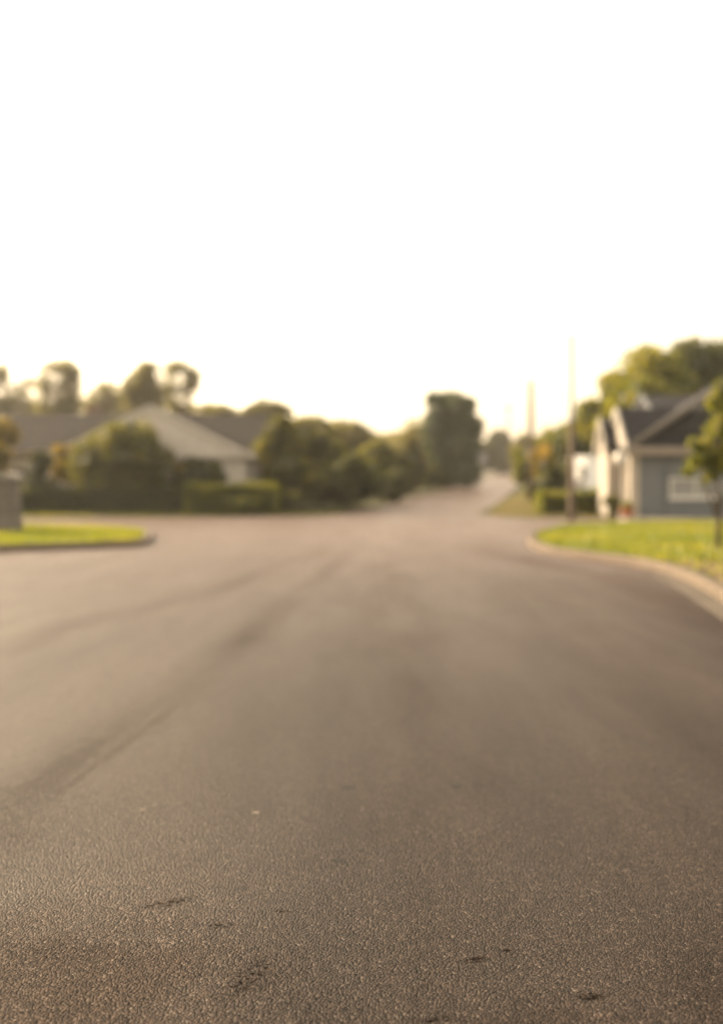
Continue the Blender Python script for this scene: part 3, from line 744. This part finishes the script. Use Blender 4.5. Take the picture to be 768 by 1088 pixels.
d = 52; p = empty('warning_sign', (px(577, d), d, gz(d)), 'blank yellow diamond sign on a steel post by the far road', 'sign')
zc = pz(479, d) - gz(d)
MB().tube([(0, .03, -.05), (0, .03, zc + .45)], [.035, .035], 8).build('post', M['galv'], p)
MB().prism([(-.44, zc), (0, zc - .44), (.44, zc), (0, zc + .44)], 'y', -.02, -.008).build('panel', M['ysign'], p)
d = 84; p = empty('road_sign', (px(513, d), d, gz(d)), 'small pale sign on a post at the foot of the tall dark tree', 'sign')
zc = pz(487, d) - gz(d)
MB().tube([(0, .03, -.05), (0, .03, zc + .4)], [.035, .035], 8).build('post', M['galv'], p)
MB().box(-.34, .34, -.02, -.005, zc - .45, zc + .45).build('panel', M['wsign'], p)

# garden lamp by the house corner
p = empty('garden_lamp', (px(660, 35.7), 35.75, 0.0), 'garden lamp with pale globe on a dark post by the house corner', 'lamp')
MB().lathe([(.10, 0), (.10, .06), (.045, .12), (.04, .9), (.045, 1.72), (.09, 1.78)], 0, 0, 14).build('post', M['blackm'], p, smooth=True)
MB().lathe([(.10, 1.78), (.20, 1.9), (.24, 2.05), (.2, 2.2), (.1, 2.32), (.02, 2.34)], 0, 0, 18).build('globe', M['globe'], p, smooth=True)
MB().lathe([(.14, 2.30), (.15, 2.33), (.05, 2.40), (.015, 2.46)], 0, 0, 14).build('cap', M['blackm'], p)
# terracotta pot
p = empty('plant_pot', (px(667, 35.5), 35.62, .0), 'terracotta pot with a small plant by the cream house corner', 'pot')
MB().lathe([(.15, 0), (.21, .28), (.25, .30), (.25, .37), (.21, .37), (.19, .30)], 0, 0, 20).build('pot', M['terracotta'], p, smooth=True)
P_, T_ = crown_points([(0, 0, .45, .2, .2, .2)], 260); cards('foliage', P_, .05, T_, M['lf_green'], p)

# van
def make_van(loc, rz):
    V = empty('parked_van', loc, 'two tone van with white top and dark grey lower body behind the clipped hedge', 'van', None, rz)
    # side profile in (y, z); front at -y
    prof = [(-2.45, .45), (-2.5, .75), (-2.35, 1.05), (-1.55, 1.28), (2.52, 1.28), (2.55, .5)]
    MB().prism(prof, 'x', -.92, .92).build('body', M['vangrey'], V, bevel=.05)
    prof = [(-1.53, 1.284), (-.87, 2.0), (-.55, 2.36), (.1, 2.46), (2.3, 2.44), (2.48, 2.28), (2.5, 1.284)]
    MB().prism(prof, 'x', -.90, .90).build('cab', M['vanw'], V, bevel=.06)
    ws = MB(); a = Vector((0, -1.53, 1.335)); b = Vector((0, -.90, 2.00)); nn = Vector((0, -.72, .68)) * .03
    pts = [Vector((-.80, a.y, a.z)), Vector((.80, a.y, a.z)), Vector((.70, b.y, b.z)), Vector((-.70, b.y, b.z))]
    n = len(ws.v); ws.v += [tuple(q + nn) for q in pts] + [tuple(q - nn) for q in pts]
    ws.f += [(0, 1, 2, 3), (7, 6, 5, 4), (0, 4, 5, 1), (1, 5, 6, 2), (2, 6, 7, 3), (3, 7, 4, 0)]
    ws.build('windscreen', M['glass'], V)
    for s in (-1, 1):
        x0, x1 = sorted((s * .915, s * .935))
        MB().prism([(-1.15, 1.35), (-.62, 1.95), (.05, 1.95), (.05, 1.35)], 'x', x0, x1).build('side_window', M['glass'], V)
        MB().box(min(s * .78, s * .5), max(s * .78, s * .5), -2.53, -2.40, .78, .98).build('headlight', M['lamp'], V, bevel=.02)
        MB().box(min(s * .94, s * 1.12), max(s * .94, s * 1.12), -1.25, -1.12, 1.35, 1.62).build('mirror', M['vand'], V, bevel=.03)
        for y in (-1.6, 1.6):
            wm = MB(); ring = []
            w_ = MB(); pr = [(.20, -.10), (.31, -.11), (.33, -.07), (.33, .07), (.31, .11), (.20, .10)]
            n0 = 0; seg = 22
            for r_, xx in pr:
                for k in range(seg):
                    an = 2 * math.pi * k / seg
                    w_.v.append((s * .86 + xx, y + r_ * math.cos(an), .33 + r_ * math.sin(an)))
            for i in range(len(pr)):
                i2 = (i + 1) % len(pr)
                for k in range(seg):
                    k2 = (k + 1) % seg; w_.f.append((i * seg + k, i * seg + k2, i2 * seg + k2, i2 * seg + k))
            wo = w_.build('wheel', M['tyre'], V, smooth=True)
            MB().tube([(s * .86 - .085, y, .33), (s * .86 + .085, y, .33)], [.205, .205], 20).build('rim', M['rim'], wo)
    MB().box(-.9, .9, -2.58, -2.42, .38, .66).build('bumper', M['vand'], V, bevel=.04)
    MB().box(-.45, .45, -2.545, -2.44, .80, .96).build('grille', M['vand'], V, bevel=.02)
    return V
make_van((px(648, 49), 51.2, 0.03), R(6))

# ------------------------------------------------------------------ clipped hedges and bushes
def box_hedge(name, label, x0, x1, y0, y1, h, n, size, mat, z=0, group=None, cat='hedge'):
    cx, cy = (x0 + x1) / 2, (y0 + y1) / 2
    root = empty(name, (cx, cy, z), label, cat, group)
    a, b = (x1 - x0) / 2, (y1 - y0) / 2
    P = np.c_[rng.uniform(-a, a, n), rng.uniform(-b, b, n), rng.uniform(.03, h, n)]
    f = rng.integers(0, 5, n)
    P[f == 0, 1] = -b; P[f == 1, 2] = h; P[f == 2, 1] = b; P[f == 3, 0] *= 1; 
    e = f == 4; P[e, 0] = np.sign(P[e, 0]) * a
    P += rng.normal(0, .045, P.shape)
    P[:, 2] += .05 * np.sin(P[:, 0] * 2.3 + x0) * (P[:, 2] > h * .7)
    P[:, 2] = np.maximum(P[:, 2], .02)
    T = np.clip(.45 + .25 * np.sin(P[:, 0] * 3 + 1) * np.sin(P[:, 2] * 5) + rng.normal(0, .2, n), 0, 1)
    o = cards('foliage', P, size, T, M[mat], root)
    bm = bmesh.new(); bm.from_mesh(o.data)
    me0 = bpy.data.meshes.new('t'); q = MB().box(-a + .1, a - .1, -b + .1, b - .1, .0, h - .1); me0.from_pydata(q.v, [], q.f)
    bm.from_mesh(me0); bm.to_mesh(o.data); bm.free(); bpy.data.meshes.remove(me0)
    return root
box_hedge('clipped_hedge', 'low clipped box hedge with lit top beside the slim grey pole', px(574, 39), px(655, 39), 38.6, 40.0, .84, 12000, .055, 'lf_green')
box_hedge('clipped_hedge', 'dark clipped hedge below the tall rounded bush on the left', px(14, 40.5), px(195, 40.5), 40.4, 41.4, .95, 12000, .06, 'lf_dark')
box_hedge('clipped_hedge', 'bright green low hedge in front of the pale house wall', px(197, 40), px(292, 40), 39.9, 41.2, 1.12, 12000, .06, 'lf_green')

def bush(label, x0, x1, y0, d, n, mat, size=.09, nb=9, br=.42, base=None, group='bushes and shrubs', name='bush', trunk=None, core=True, ytop=None, zc=None, clumps=9):
    """bush filling picture columns x0..x1 and rising to row y0 at distance d"""
    g = gz(d); X = (px(x0, d) + px(x1, d)) / 2; rx = (px(x1, d) - px(x0, d)) / 2
    top = pz(y0, d) - g; lo = base if base is not None else .1
    b = rblobs(0, (top + lo) / 2, rx, (top - lo) / 2, nb, br * min(rx, (top - lo)), ry=rx * .9)
    return plant(name, label, 'bush' if name != 'tree' else 'tree', (X, d, g - .01), b, n, size, mat, trunk, group, core, clumps, bark='barkp')

bush('tall rounded olive bush in front of the pale gable', 74, 180, 446, 42.0, 18000, 'lf_olive', .09, 16, .5, base=.3, trunk=(1.2, .12, .1))
bush('short dark bush beside the stone pillar', 24, 58, 480, 41.2, 6000, 'lf_dark', .08, 8, .55)
bush('yellowing small tree with pale trunk left of the olive bush', 50, 106, 470, 43.3, 3200, 'lf_yell', .08, 7, .45, base=1.1, name='tree', trunk=(1.4, .07, .25), core=False, group='small garden trees')
bush('yellow leaved shrub rising behind the stone pillar', -22, 17, 462, 38.9, 3600, 'lf_yell', .085, 7, .5, base=.8, trunk=(1.0, .06, 0))
bush('dim yellow green tree at the left edge, nearest the roof', -40, 20, 432, 45.4, 5000, 'lf_yell', .10, 9, .45, base=1.6, name='tree', trunk=(2.0, .1, .1), group='small garden trees')
bush('dark rounded shrub against the right part of the pale gable', 186, 240, 481, 42.6, 8000, 'lf_dark', .08, 9, .55, trunk=(.5, .08, 0))
bush('small orange tinged shrub beside the dark rounded one', 180, 202, 484, 42.2, 1300, 'lf_yell', .07, 5, .6, base=.5, trunk=(.6, .04, 0))
bush('leafy light green weedy bush at the hedge end', 240, 276, 527, 39.7, 2200, 'lf_green', .06, 6, .5)
bush('broad dark bush with yellow top at the centre left', 268, 334, 440, 44.5, 13000, 'lf_olive', .10, 12, .42, trunk=(1.5, .13, 0))
bush('olive bush leaning over the roadside, second from the broad one', 318, 378, 452, 50, 11000, 'lf_olive', .11, 10, .45, trunk=(1, .1, 0))
bush('low very dark bush at the bend of the road', 340, 408, 482, 47, 10000, 'lf_dark', .1, 9, .5)
bush('brownish green bush beyond the road bend', 372, 432, 460, 60, 10000, 'lf_olive', .12, 10, .45, trunk=(1, .1, 0))
bush('pale tipped bush beside the tall dark tree', 412, 462, 462, 72, 9000, 'lf_far', .13, 9, .45, trunk=(1, .1, 0))
bush('small round shrub at the roadside under the dark bush', 290, 322, 520, 41.5, 2600, 'lf_olive', .07, 6, .55)
bush('shaded shrub at the foot of the tall dark tree', 446, 478, 492, 76, 4500, 'lf_dark', .12, 6, .5)
bush('rounded olive shrub filling the gap below the broad bush', 296, 350, 494, 46, 6000, 'lf_olive', .08, 8, .5)
bush('low shrub under the brownish bush beyond the bend', 396, 440, 500, 57, 5000, 'lf_dark', .1, 7, .5)
bush('small brown green shrub at the white wall below the garden lamp', 641, 660, 522, 36.7, 2600, 'lf_olive', .05, 6, .55)
# right of the far road
bush('dark green bush behind the slim grey pole', 584, 634, 462, 54, 11000, 'lf_dark', .11, 10, .48, trunk=(1, .1, 0))
bush('yellow green bush by the wooden pole', 545, 580, 462, 61, 6000, 'lf_green', .11, 8, .45, trunk=(1, .1, 0))
bush('low dark shrub behind the clipped hedge end', 570, 606, 492, 47, 5500, 'lf_dark', .09, 7, .55)
bush('golden leaved shrub around the yellow sign', 561, 592, 470, 55, 3000, 'lf_yell', .1, 6, .5, base=1.0, trunk=(1.2, .05, 0))

# ------------------------------------------------------------------ trees
def crown_tree(label, x0, x1, y0, ybase, d, n, mat, size, nb, br, trunk_r, core=True, group='trees behind the houses', name='tree', clumps=9, tight=.3, ry=None, shell=.55, jit=.25):
    g = gz(d); X = (px(x0, d) + px(x1, d)) / 2; rx = (px(x1, d) - px(x0, d)) / 2
    top = pz(y0, d) - g; lo = pz(ybase, d) - g
    b = rblobs(0, (top + lo) / 2, rx, (top - lo) / 2, nb, br * min(rx, top - lo), ry=ry or rx * .85, jit=jit)
    if core: b.append((0, 0, (top + lo) / 2 + .05 * (top - lo), rx * .74, rx * .6, (top - lo) * .40))
    return plant(name, label, 'tree', (X, d, g - .01), b, n, size, mat, (max(lo, .8) + .25 * (top - lo), trunk_r, rx * .05), group, core, clumps, tight, shell=shell)

# tall dense dark tree by the road
d = 90; X = px(478, d); g = gz(d); bl = []
for z in np.linspace(.9, 7.0, 9):
    for k in range(4):
        wd = (1.35, 1.4, 1.4, 1.4, 1.45, 1.5, 1.55, 1.6, 1.45)[int(round((z - .9) / 6.1 * 8))]
        f = random.uniform(.75, 1.3)
        bl.append(((-1, 1, -.4, .5)[k] * wd * random.uniform(.7, 1.25), (-.7, .6, 1, -1)[k] * 1.2, z + random.uniform(-.5, .5), f, f, f * .9))
bl += [(.25, 0, 7.7, .8, .8, .65), (-1.2, .2, 7.45, .9, .9, .75), (1.5, 0, 7.2, .7, .7, .6)]
plant('tree', 'tall dense dark columnar tree at the left edge of the far road', 'tree', (X, d, g), bl, 26000, .16, 'lf_col', (3.5, .25, 0), 'trees along the far road')
crown_tree('round dark tree closing the far end of the road', 512, 549, 456, 508, 190, 9000, 'lf_dark', .3, 9, .5, .3, group='trees along the far road')
crown_tree('small dark tree filling the gap between the tall tree and the road end', 494, 528, 468, 508, 172, 7000, 'lf_dark', .28, 8, .5, .25, group='trees along the far road')
crown_tree('hazy low tree right of the far road end', 540, 572, 460, 508, 150, 7000, 'lf_far', .26, 8, .5, .25, group='trees along the far road')
crown_tree('greenish tree beside the far wooden pole', 560, 604, 455, 515, 100, 8000, 'lf_green', .2, 8, .45, .2, group='trees along the far road')
crown_tree('distant hazy tree left of the tall dark tree', 414, 470, 444, 515, 120, 7000, 'lf_far', .24, 8, .45, .25, group='trees along the far road')
crown_tree('distant low tree in the gap above the bend', 372, 440, 459, 515, 130, 8000, 'lf_far', .25, 9, .4, .25, group='trees along the far road')
crown_tree('hazy rounded tree filling the dip of the bank before the bend', 322, 408, 446, 500, 82, 8000, 'lf_far', .2, 12, .42, .22, group='trees behind the houses')
bush('low grey green shrub at the verge where the road bends', 346, 400, 508, 52, 4500, 'lf_olive', .09, 7, .5)
# airy trees behind the left house: crowns given as ellipses (column, row, half width, half height, leaves per square metre)
def airy(label, d, ells, trunk_r, seed=0):
    g = gz(d); k = FPX / d
    wsum = sum(e[2] * e[3] for e in ells); X = px(sum(e[0] * e[2] * e[3] for e in ells) / wsum, d)
    root = empty('tree', (X, d, g), label, 'tree', 'airy trees behind the left roof')
    P, T, C = [], [], []
    for cx, cy, rx, ry, dens in ells:
        a, b = rx / k, ry / k; n = int(dens * math.pi * a * b)
        q = rng.normal(size=(n, 3)); q /= np.linalg.norm(q, axis=1)[:, None]; q *= (rng.random(n) ** .42 * rng.uniform(.85, 1.2, n))[:, None]
        # twigs: pull the leaves a little towards twig ends so light shows between
        tw = rng.normal(size=(max(8, n // 14), 3)); tw /= np.linalg.norm(tw, axis=1)[:, None]; tw *= (rng.random(len(tw)) ** .4)[:, None]
        idx = rng.integers(0, len(tw), n); q = q * .72 + tw[idx] * .42
        c = np.array([px(cx, d) - X, 0, pz(cy, d) - g])
        P.append(q * np.array([a, a * .9, b]) + c); T.append(np.clip(rng.normal(.45, .2, n), 0, 1)); C.append(Vector(c))
    cards('crown', np.concatenate(P), .13, np.concatenate(T), M['lf_far'], root)
    lo = min(c.z for c in C); mb = MB(); top = Vector((0, 0, max(2.5, lo * .7)))
    mb.tube([(0, 0, -.1), (.05, 0, top.z * .5), top], [trunk_r * 1.3, trunk_r, trunk_r * .7], 9)
    for c in C: mb.tube([top - Vector((0, 0, .3)), top.lerp(c, .5) + Vector((.12, 0, .1)), c + Vector((0, 0, .5))], [trunk_r * .5, trunk_r * .35, .03], 6)
    mb.build('trunk', M['bark'], root, smooth=True)
airy('airy spreading tree at the left frame edge behind the roof', 88, [(18, 420, 26, 24, 90), (2, 398, 12, 16, 150), (-14, 408, 18, 26, 160), (30, 436, 26, 16, 170), (2, 434, 22, 18, 210), (30, 406, 12, 10, 70)], .2)
airy('tall open tree with a pale gap through the left of its crown', 84, [(76, 404, 15, 24, 210), (62, 390, 21, 11, 160), (74, 430, 20, 20, 230), (50, 430, 20, 18, 100), (46, 408, 14, 24, 110), (60, 412, 16, 16, 85), (56, 440, 26, 10, 200)], .2)
airy('small thin tree between the two taller airy ones', 92, [(113, 418, 20, 18, 130), (104, 434, 24, 14, 190), (124, 430, 17, 17, 190), (96, 422, 12, 14, 60)], .18)
airy('densest and tallest tree straight above the pale gable', 80, [(153, 404, 20, 22, 250), (140, 420, 18, 20, 230), (164, 420, 20, 20, 230), (158, 390, 13, 9, 200), (150, 440, 28, 14, 230), (134, 408, 10, 12, 90)], .24)
airy('leaning open crown beside the densest tree', 82, [(187, 391, 18, 11, 200), (205, 398, 12, 10, 170), (181, 412, 11, 22, 130), (198, 412, 17, 18, 120), (188, 434, 24, 13, 150), (206, 408, 8, 10, 80)], .18)
crown_tree('low tree line crown above the right part of the left roof', 196, 262, 429, 470, 86, 3500, 'lf_far', .24, 8, .5, .2, core=False, group='airy trees behind the left roof')
crown_tree('rounded crown behind the roof end near the broad bush', 250, 316, 424, 490, 78, 6000, 'lf_far', .22, 9, .45, .22, group='airy trees behind the left roof')
crown_tree('mid height tree sloping down toward the bend', 296, 362, 440, 500, 74, 6500, 'lf_olive', .2, 9, .45, .22, group='airy trees behind the left roof')
# big trees behind the right house
crown_tree('huge dark round tree rising behind the grey house', 674, 850, 359, 500, 62, 36000, 'lf_dark', .2, 24, .36, .4, group='trees behind the right house')
crown_tree('large sunlit yellow green tree left of the huge dark one', 634, 748, 367, 500, 58, 26000, 'lf_green', .18, 22, .36, .32, group='trees behind the right house')
crown_tree('smaller sunlit tree peeping over the lower roof', 664, 714, 398, 480, 53, 9000, 'lf_green', .15, 10, .45, .2, group='trees behind the right house')
crown_tree('sloping low tree between the house and the slim pole', 604, 672, 420, 510, 66, 14000, 'lf_green', .18, 16, .4, .25, group='trees behind the right house')
crown_tree('far green tree left of the slim pole', 580, 636, 446, 512, 86, 9000, 'lf_green', .2, 12, .42, .22, group='trees behind the right house')

# slender young tree on the right corner
d = 19.1; gx = px(763, d)
root = empty('young_tree', (gx, d, .1), 'slender young tree with tufted crown on the right grass corner', 'tree')
mb = MB()
mb.tube([(0, 0, -.05), (.01, 0, .6), (-.02, 0, 1.2), (.05, 0, 2.1), (.02, 0, 2.9)], [.055, .045, .038, .03, .012], 9)
mb.tube([(0, 0, .55), (-.16, .05, 1.0), (-.22, .05, 1.35), (-.35, 0, 1.75)], [.03, .026, .02, .01], 7)
mb.tube([(0, 0, .7), (.14, -.05, 1.1), (.3, -.05, 1.6), (.5, 0, 2.0)], [.03, .024, .02, .01], 7)
mb.build('trunk', M['bark'], root, smooth=True)
yb = [(-.42, 0, 1.48, .24, .26, .19), (-.2, .1, 1.72, .28, .28, .22), (.1, 0, 1.62, .3, .3, .26), (-.32, 0, 1.93, .2, .22, .17), (.02, 0, 2.12, .26, .26, .24),
      (-.06, 0, 2.55, .2, .2, .26), (.02, 0, 2.9, .12, .12, .2), (.4, 0, 1.9, .34, .34, .3), (.3, 0, 2.4, .3, .3, .28), (.5, .1, 1.5, .28, .3, .22), (-.14, 0, 1.3, .16, .2, .14)]
P_, T_ = crown_points(yb, 7500, 12, .3, .4); cards('crown', P_, .04, T_, M['lf_green'], root)

# ------------------------------------------------------------------ dry bits on the asphalt
def leaf(x, y, s, rz, label):
    mb = MB(); r0 = [(-1, 0, .01), (-.4, .42, .10), (.4, .36, .16), (1, 0, .06), (.4, -.38, .05), (-.4, -.4, .12)]
    n = len(r0); mb.v = [(a * s, b * s, c * s + .004) for a, b, c in r0] + [(a * s, b * s, c * s + .0055 ) for a, b, c in r0]
    mb.f = [tuple(range(n))[::-1], tuple(range(n, 2 * n))] + [(i, (i + 1) % n, n + (i + 1) % n, n + i) for i in range(n)]
    o = mb.build('dry_leaf', M['dryleaf']); o.location = (x, y, 0); o.rotation_euler = (0, 0, rz)
    tag(o, label, 'leaf', 'dry leaves on the road')
leaf(px(152, 4.43), 4.43, .012, .4, 'pale dry leaf scrap lying left on the asphalt')
leaf(px(272, 4.39), 4.39, .016, .1, 'longer pale dry leaf lying nearer the middle of the road')

# ------------------------------------------------------------------ air
HAZE = 0.00045
if HAZE:
    mb = MB().box(-260, 260, -12, 330, -1.2, 32)
    m, t = newmat('haze_air'); pv = N(t, 'ShaderNodeVolumePrincipled'); o = N(t, 'ShaderNodeOutputMaterial')
    pv.inputs['Color'].default_value = (.95, .93, .9, 1); pv.inputs['Density'].default_value = HAZE; pv.inputs['Anisotropy'].default_value = .5
    t.links.new(pv.outputs[0], o.inputs['Volume'])
    h = mb.build('haze', m); tag(h, 'thin warm evening haze over the street', kind='stuff')
